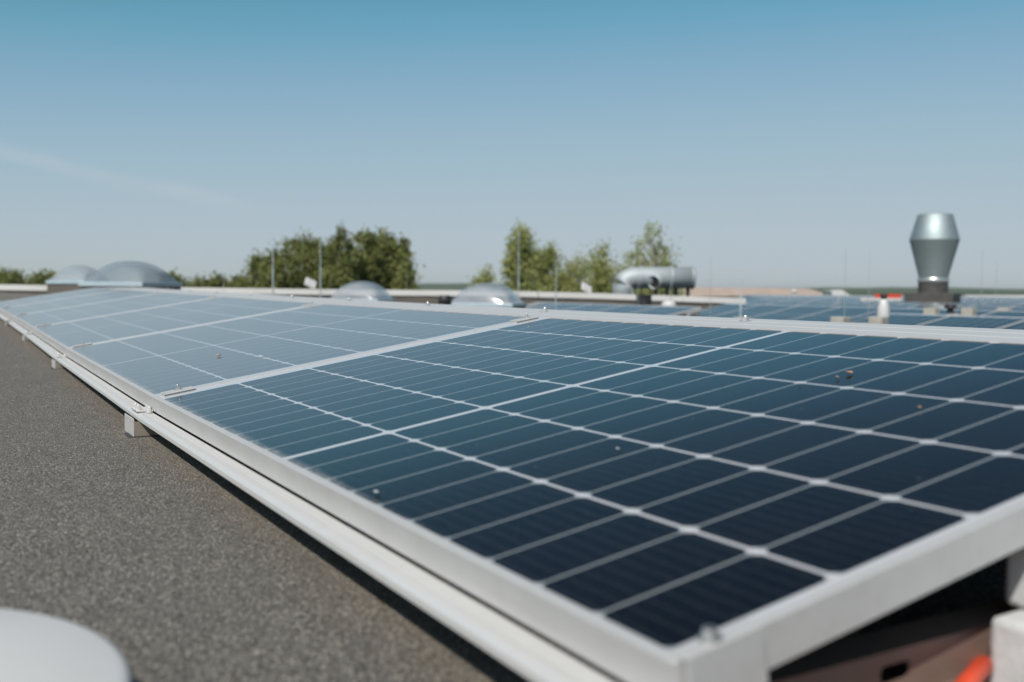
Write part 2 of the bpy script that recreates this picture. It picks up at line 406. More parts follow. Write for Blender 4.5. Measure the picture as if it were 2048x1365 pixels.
parapet([((px - 1024) / F * D9, D9, zc(px, py, D9)) for px, py in ((1930, 590.5), (2048, 591), (2500, 592))], D9, 'distant low pale parapet behind the far solar array at the right edge')

# ------------------------------------------------------------------ solar modules
TILT = 0.166914; PITCH = 1.83767; L = 1.8290; WD = 1.0412
LIP = 0.011; FH = 0.036
def module_parts(y0, gmat, wd=WD):
    fb = B()
    # four mitre-butted frame bars: outer wall, top lip, bottom flange
    def bar_x(xa, xb, s):   # long bars, along y
        fb.box(xa, xb, y0, L, -FH, 0.0, None, 0.0009)
    bar_x(0, LIP, 1); bar_x(wd - LIP, wd, -1)
    fb.box(LIP + .0003, wd - LIP - .0003, y0, y0 + LIP, -FH, -0.0002, None, 0.0009)
    fb.box(LIP + .0003, wd - LIP - .0003, L - LIP, L, -FH, -0.0002, None, 0.0009)
    fr = fb.mesh('frame'); fr.materials.append(ALU)
    g = B(); g.box(LIP - 0.002, wd - LIP + 0.002, y0 + LIP - 0.002, L - LIP + 0.002, -0.0065, -0.0016)
    gl = g.mesh('glass'); gl.materials.append(gmat)
    return fr, gl
frame0, glass0 = module_parts(0.022, GLASS); frame1, glass1 = module_parts(0.0, GLASS2); frame2, glass2 = module_parts(0.0, GLASS3)
def module(name, loc, rot, label, group, fm=frame1, gm=glass1):
    t = thing(name, loc, label, 'solar panel', group); t.rotation_euler = rot
    link('frame', fm, None, t); link('glass', gm, None, t)
    return t
# joints of the main row: sideways drift and rise follow the roof
JX = [0, 0, .018, .042, .060, .068, .072, .075]
JZ = [0, 0.001, .0095, .023, .037, .052, .068, .083]
ordw = ['nearest solar panel, dark blue, its corner filling the bottom right', 'second solar panel from the camera, pale blue with faint cell lines',
        'third solar panel of the main row, greyish blue and reflecting sky', 'fourth solar panel of the main row, blurred and pale grey',
        'fifth solar panel of the main row, almost white with sky glare', 'last and farthest solar panel of the main row, just before the dome skylights']
def pmat(i, u, v, h=0.0):
    """point on module i of the main row"""
    k = u / PITCH
    bx = JX[i] + (JX[i + 1] - JX[i]) * k; bz = JZ[i] + (JZ[i + 1] - JZ[i]) * k
    return Vector((bx + v * math.cos(TILT) - h * math.sin(TILT), i * PITCH + u, bz + v * math.sin(TILT) + h * math.cos(TILT)))
for i in range(6):
    ex = Matrix.Rotation(-TILT, 3, 'Y').to_4x4()
    yv = Vector((JX[i + 1] - JX[i], PITCH, JZ[i + 1] - JZ[i])).normalized()
    xv = Vector((math.cos(TILT), 0, math.sin(TILT))); xv = (xv - yv * xv.dot(yv)).normalized(); zv = xv.cross(yv)
    rot = Matrix((xv, yv, zv)).transposed().to_euler()
    o = module('solar_panel', (JX[i], i * PITCH, JZ[i]), rot, ordw[i], 'solar panels of the main row', *( (frame0, glass0) if i == 0 else ()))
NRM = Vector((-math.sin(TILT), 0, math.cos(TILT)))
# clamps on the joints, near both edges
RX = Matrix.Rotation(-TILT, 4, 'Y')
def clamp(i, v0, v1, label, end=False, vb=None):
    c = pmat(i, 0 if i else 0.022, 0) if not end else pmat(0, 0.022, 0)
    y = (pmat(i, 0, 0).y - (PITCH - L) / 2) if not end else 0.022
    loc = Vector((c.x, y, c.z))
    t = thing('panel_clamp', loc, label, 'clamp', 'clamps holding the panels down'); t.rotation_euler = (0, -TILT, 0)
    b = B()
    if end:
        b.box(v0, v1, -0.004, 0.0095, 0.0006, 0.0036, None, 0.0007); b.box(v0, v1, -0.0075, -0.0042, -0.04, 0.0036, None, 0.0007)
        yb = 0.003
    else:
        b.box(v0, v1, -0.0205, 0.0205, 0.0006, 0.0036, None, 0.0007); yb = 0
    b.build('plate', ALU, t)
    b = B(); bolt(b, (vb or (v0 + v1) / 2, yb, 0.0036), 0.0056, 0.012 if not end else 0.0055); b.build('bolt', STEEL, t)
where = ['', 'first', 'second', 'third', 'fourth', 'fifth']
for i in range(1, 6):
    clamp(i, 0.022, 0.092, f'small steel clamp at the low edge on joint {i} of the main row', vb=0.058)
    clamp(i, 0.955, 1.025, f'small steel clamp at the high edge on joint {i} of the main row', vb=1.0)
clamp(0, 0.006, 0.075, 'steel end clamp with bolt on the nearest corner of the nearest panel', True, vb=0.036)
clamp(0, 0.955, 1.025, 'steel end clamp on the upper corner of the nearest panel, outside the right edge', True)

# low rail in front of the row
prof = [(0.001, -0.0385), (-0.011, -0.0380), (-0.0125, -0.0388), (-0.0145, -0.0388), (-0.016, -0.0380), (-0.0235, -0.0388), (-0.0275, -0.0410), (-0.0300, -0.0450), (-0.0305, -0.0520), (-0.0280, -0.0520), (-0.0275, -0.0460), (-0.0240, -0.0425), (0.004, -0.0425), (0.004, -0.0385)]
t = thing('mounting_rail', (0, 0, 0), 'long pale aluminium rail lying along the low edge of the main panel row', 'rail')
segs = B(); ny = 6
vs = []; fs = []; n = len(prof)
for i in range(7):
    y = i * PITCH if i else -0.35
    for x, z in prof: vs.append((x + JX[i], y, z + JZ[i]))
for i in range(6):
    for k in range(n): a, b = i * n + k, i * n + (k + 1) % n; fs.append((a, b, b + n, a + n))
fs += [tuple(range(n))[::-1], tuple(range(6 * n, 7 * n))]
segs.add(vs, fs); segs.build('rail_profile', RAIL, t)
# feet with brackets under the joints
def foot(i, y, label):
    k = y / PITCH; bx = JX[i] if i < len(JX) else 0; bz = JZ[i]
    gz = roofz(bx, y)
    t = thing('rail_foot', (bx, y, gz), label, 'bracket', 'feet under the rail')
    H = (bz - 0.053) - gz + 0.001
    b = B()
    x0 = -0.041
    b.box(x0, x0 + 0.0022, 0.0, 0.115, 0.001, H + .004, None, 0.0008)            # front face plate
    b.box(x0, x0 + .15, -0.004, 0.119, -0.003, 0.0008)
    b.build('foot_plate', RAIL, t)
    for ya in (0.0, 0.113):
        b = B(); b.box(x0 + .0025, x0 + .12, ya, ya + 0.002, 0.001, H - .003, None, 0.0006); b.build('side_plate', TAN, t)
    top = (bz - 0.0378) - gz
    b = B()
    b.box(x0 + .012, 0.012, 0.026, 0.098, top + .0012, top + .0042, None, 0.0008)
    b.box(0.0, 0.0035, 0.030, 0.088, top + .0044, top + .012, None, 0.0008)
    bolt(b, (-0.022, 0.045, top + .0042), 0.0055, 0.011); bolt(b, (-0.022, 0.080, top + .0042), 0.0055, 0.011); bolt(b, (-0.004, 0.012, top + .001), 0.005, 0.012)
    b.build('bracket', RAIL, t)
    b = B(); b.box(x0 - 0.012, x0 + .14, -0.012, 0.127, -0.004, 0.0012, None, 0.001); b.build('rubber_pad', BLACK, t)
names = ['at the first joint, sharpest of the feet', 'at the second joint from the camera', 'at the third joint from the camera', 'at the fourth joint from the camera', 'at the fifth joint from the camera']
foot(0, -0.16, 'metal foot under the rail below the nearest panel corner')
for i in range(1, 6): foot(i, i * PITCH + 0.0, 'pale metal foot and bracket under the rail ' + names[i - 1])

# cross rails and ridge posts under the row
for i in range(0, 7):
    y = i * PITCH + (0.064 if i == 0 else -0.02); gz = roofz(0.5, y)
    z0 = 0.013 if i == 0 else 0.003; lab = 'dull perforated steel rail with a slotted hole under the nearest panel' if i == 0 else f'perforated steel cross rail under joint {where[i] if i < 6 else "at the far end"} of the row'
    t = thing('cross_rail', (0, y, gz), lab, 'rail', 'cross rails under the row')
    b = B(); h = 0.040
    # web facing the camera with slotted holes cut through
    xs = [0.02]; holes = [0.278 + 0.30 * k for k in range(0, 3)]
    def web(b, x0, x1):
        b.box(x0, x1, 0, 0.0025, z0, z0 + h)
    cur = 0.02
    for hx in holes:
        web(b, cur, hx - 0.019)
        b.box(hx - 0.019, hx + 0.019, 0, 0.0025, z0, z0 + 0.016); b.box(hx - 0.019, hx + 0.019, 0, 0.0025, z0 + 0.031, z0 + h)
        for sgn in (-1, 1):   # rounded ends of the slot
            for q_ in range(3):
                a = 0.0075 * (1 - math.cos(math.pi / 2 * (q_ + 1) / 3.5)); e = 0.0075 * (1 - math.sin(math.pi / 2 * (q_ + 0.5) / 3.5)) * 0.9
                xa = hx + sgn * (0.019 - a)
                b.box(min(xa, hx + sgn * 0.019), max(xa, hx + sgn * 0.019), 0.0001, 0.0024, z0 + 0.016, z0 + 0.016 + e); b.box(min(xa, hx + sgn * 0.019), max(xa, hx + sgn * 0.019), 0.0001, 0.0024, z0 + 0.031 - e, z0 + 0.031)
        cur = hx + 0.019
    web(b, cur, 1.15)
    b.box(0.02, 1.15, 0.0, 0.04, z0 + h + .0002, z0 + h + 0.0027); b.box(0.02, 1.15, -0.03, -0.0002, z0 - .002, z0 + 0.0005)
    b.build('channel', HOSE_LIT if i == 0 else PDARK, t)
    if i == 0:
        for xx in (0.05, 0.6, 1.05): b = B(); b.box(xx, xx + .06, 0.004, 0.036, 0, z0 - .001, None, 0.002); b.build('pad', BLACK, t)
    if i:
        top = pmat(min(i, 6) - 1, PITCH if i < 6 else PITCH, 1.0, -FH).z - gz
        b = B(); b.box(0.965, 1.0, 0.0045, 0.038, z0 + h + .003, top - .002, None, 0.001); b.build('ridge_post', PDARK, t)
    else:
        top = pmat(0, 0.1, 1.0, -FH).z - gz
        b = B(); b.box(0.965, 1.0, 0.0045, 0.038, z0 + h + .003, top - .002, None, 0.001); b.build('ridge_post', PDARK, t)

# pale tray behind the ridge
t = thing('cable_tray', (1.05, 0, 0.1), 'long pale grey metal tray cover running behind the high edge of the main row', 'cable tray')
b = B(); vs = []; fs = []
prof2 = [(1.040, 0.158), (1.040, 0.170), (1.16, 0.1715), (1.165, 0.168), (1.175, 0.168), (1.18, 0.1715), (1.33, 0.172), (1.335, 0.168), (1.345, 0.168), (1.35, 0.172), (1.50, 0.1725), (1.50, 0.12), (1.49, 0.12), (1.49, 0.158)]
n = len(prof2)
for i in range(7):
    y = i * PITCH if i else -0.3
    if i == 6: y -= 0.3
    for x, z in prof2: vs.append((x + JX[i] - 1.05, y, z + JZ[i] - 0.1))
for i in range(6):
    for k in range(n): a, c_ = i * n + k, i * n + (k + 1) % n; fs.append((a, c_, c_ + n, a + n))
fs += [tuple(range(n))[::-1], tuple(range(6 * n, 7 * n))]
b.add(vs, fs); b.build('tray_cover', RAIL, t)
for i in range(6):
    for yy in (0.45, 1.35):
        b = B(); bolt(b, (0.28 + JX[i], i * PITCH + yy, 0.0725 + JZ[i] + (JZ[i + 1] - JZ[i]) * yy / PITCH), 0.010, 0.014); b.build('bolt', STEEL, t)
for i in range(7): 
    y = i * PITCH - 0.1
    gz = roofz(1.3, y) - 0.1
    b = B(); b.box(0.30 + JX[i], 0.34 + JX[i], y, y + .04, gz, 0.067 + JZ[max(0, i - 1)] - .01); b.build('leg', PDARK, t)
t = thing('added_shade_sheet', (1.03, 0, 0), 'added grey metal sheet keeping light out under the high edge of the main row', 'metal sheet')  # added sheet, put in to darken the space under the panels
b = B(); vs = []; fs = []
for i in range(7):
    y = i * PITCH if i else 0.02
    if i == 6: y -= .03
    g_ = roofz(1.03, y) + .002; tz = 0.130 + JZ[i]
    vs += [(JX[i] + .003, y, tz), (JX[i] + .005, y, tz), (JX[i] + .03, y, g_), (JX[i] + .028, y, g_)]
for i in range(6):
    for k in range(4): a, c_ = i * 4 + k, i * 4 + (k + 1) % 4; fs.append((a, c_, c_ + 4, a + 4))
fs += [(3, 2, 1, 0), (24, 25, 26, 27)]
b.add(vs, fs); b.build('sheet', RAIL, t)

# ------------------------------------------------------------------ things at the near corner
for (x0, x1, y0, y1, z0, z1, lab, ry) in ((0.382, 0.57, -0.13, 0.050, -0.115, -0.037, 'pale concrete block, lower of the two at the bottom right corner', 2),
                                       (0.414, 0.60, -0.115, 0.055, -0.0365, 0.022, 'pale concrete block stacked on top of the other at the right edge', -3)):
    cx, cy = (x0 + x1) / 2, (y0 + y1) / 2
    t = thing('concrete_block', (cx, cy, z0), lab, 'block', 'concrete blocks', R(ry))
    b = B(); b.box(x0 - cx, x1 - cx, y0 - cy, y1 - cy, 0, z1 - z0, None, 0.006); b.build('block', CONC, t)
b = B(); b.tube([(0.05, -0.09, -0.100), (0.20, -0.02, -0.098), (0.27, 0.012, -0.094), (0.33, 0.034, -0.086), (0.372, 0.046, -0.080), (0.374, 0.053, -0.086), (0.60, 0.0535, -0.10), (0.8, 0.06, -0.10)], 0.0085, 12)
tag(b.build('red_hose', RED), 'orange red hose lying under the near panel beside the concrete block', 'hose')
# white round vent lid, bottom left
c = Vector((-0.545, 0.300, 0)); gz = roofz(c.x, c.y)
t = thing('roof_vent', (c.x, c.y, gz), 'large round white lid on the felt in the bottom left corner', 'vent lid')
b = B(); h = -0.03 - gz; r = 0.246
b.lathe([(r - .012, h - .055), (r - .001, h - .05), (r, h - .006), (r - .002, h - .0025), (r - .008, h), (r * .6, h + .0015), (0.001, h + .003)], 96, (0, 0, 0)); b.build('lid', WHITE, t)
b = B(); b.lathe([(r - .03, 0.0), (r - .03, h - .045)], 64); b.build('collar', BLACK, t)

# bits of dry leaf and dirt on the glass
rnd = random.Random(5)
deb = [(0, 0.525, 0.761, 0.0072, 'curled orange brown leaf scrap, largest on the nearest panel'), (0, 0.521, 0.730, 0.004, 'small brown leaf crumb beside the largest leaf scrap'),
       (0, 0.307, 0.632, 0.004, 'tiny brown crumb near the right edge of the nearest panel'), (0, 0.542, 0.675, 0.0026, 'tiny orange speck on a cell line below the largest leaf scrap'),
       (0, 0.494, 0.307, 0.0035, 'pale crumb in the middle of the nearest panel'), (0, 0.600, 0.029, 0.0052, 'cream seed by the low edge of the nearest panel'),
       (1, 0.555, 0.283, 0.0095, 'orange leaf scrap on the second panel'), (1, 0.335, 0.347, 0.006, 'small pale crumb right of the leaf scrap on the second panel')]
for i, u, v, s, lab in deb:
    bm = bmesh.new(); bmesh.ops.create_icosphere(bm, subdivisions=2, radius=1)
    for q_ in bm.verts:
        k = 1 + 0.5 * noise.noise(q_.co * 1.7 + Vector((i * 9 + u * 50, v * 30, 0)))
        q_.co = Vector((q_.co.x * k * 0.7, q_.co.y * k * 1.0, (q_.co.z * 0.18 + 0.2 * q_.co.y * q_.co.y) * k)) * s
    me = bpy.data.meshes.new('leaf_scrap'); bm.to_mesh(me); bm.free(); me.polygons.foreach_set('use_smooth', [True] * len(me.polygons))
    o = link('leaf_scrap', me, BROWN if 'cream' not in lab and 'pale' not in lab else CONC, None, pmat(i, u, v, 0.002)); o.rotation_euler = (0, -TILT, rnd.random() * 3)
    tag(o, lab, 'debris')

# ------------------------------------------------------------------ far array: portrait modules in rows
FT = R(10); FL = 1.755
fbm, gbm = None, None
rows = []
def far_row(X, ya, yb, lab, grp):
    global fbm, gbm
    y = ya; k = 0
    while y < yb:
        zl = roofz(X, y) + 0.10
        # module turned so that its long side climbs the slope
        xv = Vector((math.cos(FT), 0, math.sin(FT))); yv = Vector((0, 1, 0)); zv = xv.cross(yv)
        rot = Matrix((-yv, xv, zv)).transposed().to_euler()
        t = module('far_solar_panel', (X, y + WD, zl), rot, lab, grp, frame2, glass2)
        y += WD + 0.022; k += 1
    sup = thing('array_rail', (X, ya, roofz(X, ya)), 'low mounting rail under ' + lab.replace('blue solar panel', 'the panels').replace('in the short far row in front of', 'in the short row before'), 'rail', 'rails under the far array')
    b = B()
    for xx, zz in ((0.25, 0.10), (1.5, 0.32)):
        b.box(xx, xx + .04, 0, y - ya, zz - .05, zz - .01)
    yy = 0
    while yy < y - ya:
        b.box(0.25, 1.54, yy, yy + .04, 0.0, 0.045); b.box(1.5, 1.54, yy, yy + .04, 0.046, 0.26); yy += 2.1
    b.build('rail_frame', RAIL, sup)
nm = ['nearest', 'second', 'third', 'fourth', 'fifth', 'sixth', 'seventh', 'eighth', 'ninth', 'tenth', 'eleventh', 'twelfth']
def ylim(px, X): 
    r_ = camray(px, 580); return CP.y + r_.y / r_.x * (X - CP.x)
def yD(D, X): return (D - 0.5064 * (X - CP.x)) / 0.8623 + CP.y
far_row(9.0, 5.4, 7.9, 'blue solar panel of the nearest far row at the right edge', 'far array, nearest row')
far_row(9.0, 12.3, 17.6, 'blue solar panel in the short far row in front of the parapet', 'far array, row by the parapet')
X = 12.7; k = 1
while X < 58:
    ya = ylim(2120, X + 1.7)
    ym = min(ylim(1492, X + 1.0), yD(66, X))
    if X < 15: ym = min(yD(20.8, X + 1.7), 40)
    elif yD(21, X) > ylim(1480, X): ym = yD(21, X)
    if ym - ya > 1.2:
        if len(rows) < 12: far_row(X, ya, ym, f'blue solar panel in the {nm[min(k, 11)]} row of the far array', f'far array, row {nm[min(k, 11)]}')
        rows.append(X)
    X += 3.7; k += 1

# ballast blocks between the far rows
for j, (px, D, lab) in enumerate([(1475, 13.5, 'ballast block below the lightning rod by the parapet end'), (1669, 12.6, 'ballast block under a thin rod, left of the white vent cone'), (1745, 12.4, 'pale ballast block directly left of the white vent cone'),
                                 (1853, 15.0, 'ballast block right of the white vent cone'), (1928, 15.6, 'ballast block beside the round black vent cap'), (1998, 16.4, 'rightmost ballast block of the far array')]):
    p = on_roof(px, D)
    t = thing('ballast_block', (p.x, p.y, p.z), lab, 'block', 'ballast blocks of the far array', R(12))
    b = B(); h = max(0.2, (at(px, 634 if j < 3 else 616, D).z - p.z))
    b.box(-.09, .09, -.18, .0, 0, h, None, 0.01); b.box(-.16, .16, .02, .20, 0, h * .78, None, 0.01); b.build('block', CONC2, t)
    b = B(); b.box(.125, .20, -.1, .1, 0, h * .9, None, 0.01); b.build('rubber_pad', BLACK, t)

# ------------------------------------------------------------------ dome skylights
def dome(px, D, wpx, ytop, ybase, ycurb, label, rz=-0.76, xs=0.84):
    p = on_roof(px, D); wd = wpx / F * D; zt = at(px, ytop, D).z; zb = at(px, ybase, D - wd / 2).z; zl = at(px, ycurb, D - wd / 2).z
    t = thing('dome_skylight', (p.x, p.y, p.z), label, 'skylight', 'dome skylights', rz)
    hw = wd / 2 * xs
    b = B(); zz = zb - p.z; lo = 0.0
    top = hw; bot = hw * 1.03
    vs = [(sx * bot, sy * bot, lo) for sx, sy in ((-1, -1), (1, -1), (1, 1), (-1, 1))] + [(sx * top, sy * top, zz - .03) for sx, sy in ((-1, -1), (1, -1), (1, 1), (-1, 1))]
    b.add(vs, [(0, 1, 5, 4), (1, 2, 6, 5), (2, 3, 7, 6), (3, 0, 4, 7), (3, 2, 1, 0)]); b.build('curb', WALLF, t)  # dark felt tone doubles as the shadow under the rim
    b = B(); hw2 = hw * 1.05
    for (x0, x1, y0, y1) in ((-hw2, hw2, -hw2, -hw2 + .09), (-hw2, hw2, hw2 - .09, hw2), (-hw2, -hw2 + .09, -hw2 + .091, hw2 - .091), (hw2 - .09, hw2, -hw2 + .091, hw2 - .091)):
        b.box(x0, x1, y0, y1, zz - .028, zz + .028, None, 0.006)
    b.build('rim', CURB, t)
    b = B(); n = 20; H = zt - zb
    vs = []; fs = []
    for iy in range(n + 1):
        for ix in range(n + 1):
            x, y = -1 + 2 * ix / n, -1 + 2 * iy / n
            k = max(0, (1 - abs(x) ** 2.3)) * max(0, (1 - abs(y) ** 2.3)); vs.append((x * hw * .95, y * hw * .95, zz + .029 + H * k ** .5))
    for iy in range(n):
        for ix in range(n): a = iy * (n + 1) + ix; fs.append((a, a + 1, a + n + 2, a + n + 1))
    b.add(vs, fs, True); b.build('dome', DOME if px < 500 and px > 200 else DOME2, t)
    b = B(); n2 = len(vs)
    vs2 = [(x * .93, y * .93, zz + (z - zz) * .86 - .004) for x, y, z in vs]; b.add(vs2, fs, True); b.build('inner_dome', DOME if px < 500 and px > 200 else DOME2, t)
dome(264, 12.8, 160, 527, 569, 579, 'largest dome skylight, blue grey, beyond the far end of the main row')
dome(160, 16.2, 100, 535, 565, 576, 'whitish dome skylight standing behind and left of the largest one')
dome(724, 19.0, 122, 566, 602, 612, 'smallest dome skylight, in front of the dark tree group')
dome(976, 15.5, 150, 570, 611, 622, 'dome skylight left of the middle of the picture, beside a black vent pipe')

# ------------------------------------------------------------------ vents and ducts
def base_at(px, D): p = on_roof(px, D); return p
p = base_at(890, 14.2)
t = thing('vent_pipe', p, 'short black vent pipe beside the middle dome skylight', 'vent')
zt = at(890, 591, 14.2).z - p.z; b = B(); b.lathe([(.055, 0), (.055, zt - .14)], 20); b.build('pipe', BLACK, t)
b = B(); b.lathe([(.06, zt - .15), (.095, zt - .13), (.095, zt - .02), (.07, zt)], 24); b.build('cap', BLACK, t)
# big conical exhaust
p = base_at(1866, 28.0); D = 28.0
zz = lambda py: at(1866, py, D).z - p.z
rr = lambda w_: w_ / F * D / 2
t = thing('exhaust_cowl', p, 'tall shiny metal exhaust cowl, wide at the waist, on the right', 'exhaust')
b = B(); b.lathe([(rr(55), zz(556)), (rr(56), zz(553)), (rr(92), zz(483)), (rr(93.5), zz(481.5))], 64, cap=False); b.build('lower_cone', DUCT, t)
b = B(); b.lathe([(rr(93.5), zz(481.2)), (rr(93), zz(479)), (rr(66), zz(431)), (rr(63), zz(430)), (rr(60), zz(433)), (rr(58), zz(470)), (0.01, zz(471))], 64, cap=False); b.build('upper_cone', DUCT, t)
b = B(); b.lathe([(rr(58), zz(565)), (rr(59), zz(564)), (rr(59), zz(557)), (rr(57), zz(556.2))], 64); b.build('collar_ring', STEEL, t)
b = B(); b.lathe([(rr(56), zz(590)), (rr(56), zz(565.2))], 48); b.build('neck', DARK, t)
b = B(); b.box(-rr(112), rr(112), -rr(90), rr(90), 0, zz(586.5), None, 0.02); cb = b.build('curb', DARK, t); cb.rotation_euler = (0, 0, 0.50 - 1.57 + 1.57)
# wrapped horizontal duct with elbow and a side mouth
D = 23.5; p = base_at(1310, D)
t = thing('ventilation_duct', p, 'fat silver ventilation duct with elbow and dark side mouth before the birches', 'duct')
P_ = lambda px, py, dd=0: at(px, py, D + dd) - p
ang = []
rad = 21.5 / F * D
A = P_(1246, 610); Bp = P_(1246, 575)
pts = [A, Bp]
for k in range(1, 9):
    th = k / 8 * math.pi / 2; pts.append(P_(1246 + 26 * (1 - math.cos(th)), 575 - 19 * math.sin(th)))
pts += [P_(1300, 555.5), P_(1388, 556)]
b = B(); b.tube(pts, rad, 32); b.build('duct_body', DUCT2, t)
ax = (P_(1388, 556) - P_(1300, 556)).normalized()
am = ax.to_track_quat('Z', 'Y').to_matrix()
b = B()
for px in (1282, 1342, 1384):
    b.lathe([(rad + .001, -.02), (rad + .022, -.02), (rad + .022, .02), (rad + .001, .02)], 40, P_(px, 556), False, am)
b.build('flange', DUCT2, t)
side = (camray(1318, 560) * -1); side.z = -0.25; side = (side.normalized() - ax * 0.55).normalized(); sm = side.to_track_quat('Z', 'Y').to_matrix()
b = B(); b.lathe([(rad * .62, rad * .3), (rad * .62, rad * 1.5), (rad * .58, rad * 1.5), (rad * .58, rad * .6), (0.01, rad * .6)], 32, P_(1322, 559), True, sm, False); b.build('side_mouth', DUCT2, t)
b = B(); b.lathe([(0.01, rad * 1.30), (rad * .57, rad * 1.30)], 32, P_(1322, 559), False, sm, False); b.build('mouth_grille', BLACK, t)
b = B()
for px in (1312, 1334, 1352, 1376):
    b = B(); q0 = P_(px, 574); b.box(q0.x - .03, q0.x + .03, q0.y - .03, q0.y + .03, roofz(p.x, p.y) - 1.2 - p.z + .9, q0.z); b.build('leg', BLACK, t)
# black box and small white mushroom vent below the duct
p = at(1288, 601, 21.0); gz = roofz(p.x, p.y); t = thing('black_box', (p.x, p.y, gz), 'black box on the roof in front of the parapet under the silver duct', 'box', rz=0.5)
b = B(); b.box(-.15, .15, -.12, .12, 0, at(1288, 591.5, 21.0).z - gz, None, 0.02); b.box(-.17, .17, -.14, .14, at(1288, 591.5, 21.0).z - gz + .002, at(1288, 589.5, 21.0).z - gz, None, 0.005); b.build('housing', BLACK, t)
def mushroom(px, D, yt, r, label, colr=WHITE):
    p = on_roof(px, D); h = at(px, yt, D).z - p.z
    t = thing('mushroom_vent', p, label, 'vent', 'small vents')
    b = B(); b.lathe([(r * .55, 0), (r * .5, h - r * .7)], 20); b.build('pipe', colr, t)
    b = B(); b.lathe([(r * .9, h - r * .75), (r, h - r * .6), (r * .8, h - r * .2), (r * .3, h), (0.003, h + .002)], 24); b.build('cap', colr, t)
mushroom(1338, 18.8, 602, 0.15, 'small white mushroom vent below the silver duct')
mushroom(1902, 15.8, 608, 0.10, 'round black vent cap between the pale ballast blocks', BLACK)
mushroom(1588, 60, 580, 0.20, 'small white vent in front of the beige roof')
# white conical vent with grey stem
p = on_roof(1768, 12.8); D = 12.8; zz = lambda py: at(1768, py, D).z - p.z; rr = lambda w_: w_ / F * D / 2
t = thing('cone_vent', p, 'white conical vent with grey stem in front of the red and white board', 'vent')
b = B(); b.lathe([(rr(14), 0), (rr(14), zz(632))], 20); b.build('stem', STEEL, t)
b = B(); b.lathe([(rr(24), zz(634)), (rr(25), zz(630)), (rr(21), zz(612)), (rr(13), zz(601)), (rr(9), zz(599))], 28); b.build('hood', WHITE, t)
b = B(); b.lathe([(rr(8), zz(599)), (rr(13), zz(595)), (rr(15), zz(590)), (rr(6), zz(588))], 20); b.build('cap', BLACK, t)
# red and white barrier board
D = 30.0; p = on_roof(1762, D); t = thing('barrier_board', p, 'red and white barrier board standing on the roof behind the conical vent', 'barrier')
P_ = lambda px, py: at(px, py, D) - p
def board(b, x0, x1, y0, y1, dd=0.0):
    a, c_ = P_(x0, y1), P_(x1, y0); fwd = Vector((0.506, 0.861, 0)); th = 0.05
    q = [Vector((a.x, a.y, a.z)), Vector((c_.x, c_.y, a.z)), Vector((c_.x, c_.y, c_.z)), Vector((a.x, a.y, c_.z))]
    vs = [v_ + fwd * dd for v_ in q] + [v_ + fwd * (dd + th) for v_ in q]
    b.add(vs, [(0, 1, 2, 3), (7, 6, 5, 4), (0, 4, 5, 1), (1, 5, 6, 2), (2, 6, 7, 3), (3, 7, 4, 0)])
b = B(); board(b, 1750, 1803, 589, 596); b.build('red_plank', RED, t)
b = B(); board(b, 1722, 1803, 596.4, 602, 0.002); b.build('white_plank', WHITE, t)
b = B()
for px in (1735, 1795): a = P_(px, 600); b.box(a.x - .03 + .05, a.x + .03 + .05, a.y - .03 + .09, a.y + .03 + .09, 0, a.z)
b.build('leg', STEEL, t)

# lightning rods
rods = [(447, 21.3, 546, 0.012, 'short faint lightning rod by the parapet on the left'), (546, 20.5, 487, 0.034, 'tall pale lightning rod in front of the dark tree group, left one of two'),
        (641, 18.5, 480, 0.026, 'tall lightning rod between the white floodlight and the small dome'), (1037, 21.0, 463, 0.030, 'tall pale lightning rod in front of the light green birch'),
        (1112, 17.0, 535, 0.022, 'mid height lightning rod in the middle, before the birches'), (1421, 17.0, 515, 0.011, 'thin grey lightning rod right of the silver duct'),
        (1482, 14.5, 560, 0.030, 'stout pale rod at the end of the parapet'), (1690, 13.0, 500, 0.009, 'very thin lightning rod left of the conical vent'),
        (1738, 14.0, 510, 0.008, 'very thin lightning rod just left of the red and white board'), (1963, 26.0, 500, 0.016, 'thin lightning rod right of the big exhaust cowl'),
        (1992, 30.0, 520, 0.014, 'thin lightning rod near the right edge'), (1277, 19.5, 478, 0.009, 'thin lightning rod rising above the duct elbow'), (1342, 21.0, 478, 0.012, 'thin lightning rod in front of the duct end')]
for px, D, yt, r_, lab in rods:
    p = on_roof(px, D); t = thing('lightning_rod', p, lab, 'lightning rod', 'lightning rods on the roof')
    h = at(px, yt, D).z - p.z
    b = B(); b.lathe([(r_ * .5, 0.05), (r_ * .5, h * .62), (r_ * .34, h * .63), (r_ * .3, h), (0.001, h + .02)], 10); b.build('rod', STEEL, t)
    b = B(); b.lathe([(.16, 0), (.155, .07), (.13, .085)], 24); b.build('base', CONC2, t)
p = on_roof(1482, 14.5)

# floodlight boxes above the parapet
for px, py, lab in ((621, 567, 'small white tilted floodlight on the parapet in front of the dark trees'), (1173, 577, 'small white tilted floodlight on the parapet in front of the birches')):
    D = 22.3; p = at(px, py, D)
    t = thing('floodlight', p, lab, 'floodlight', 'floodlights on the parapet', 0.2)
    b = B(); mt = Matrix.Rotation(-0.5, 4, 'X') @ Matrix.Rotation(0.5, 4, 'Y'); b.box(-.13, .13, -.03, .03, -.10, .10, mt, 0.01); b.build('lamp_head', WHITE, t)
    b = B(); b.box(-.015, .015, -.015, .015, -.22, -.06); b.build('arm', STEEL, t)

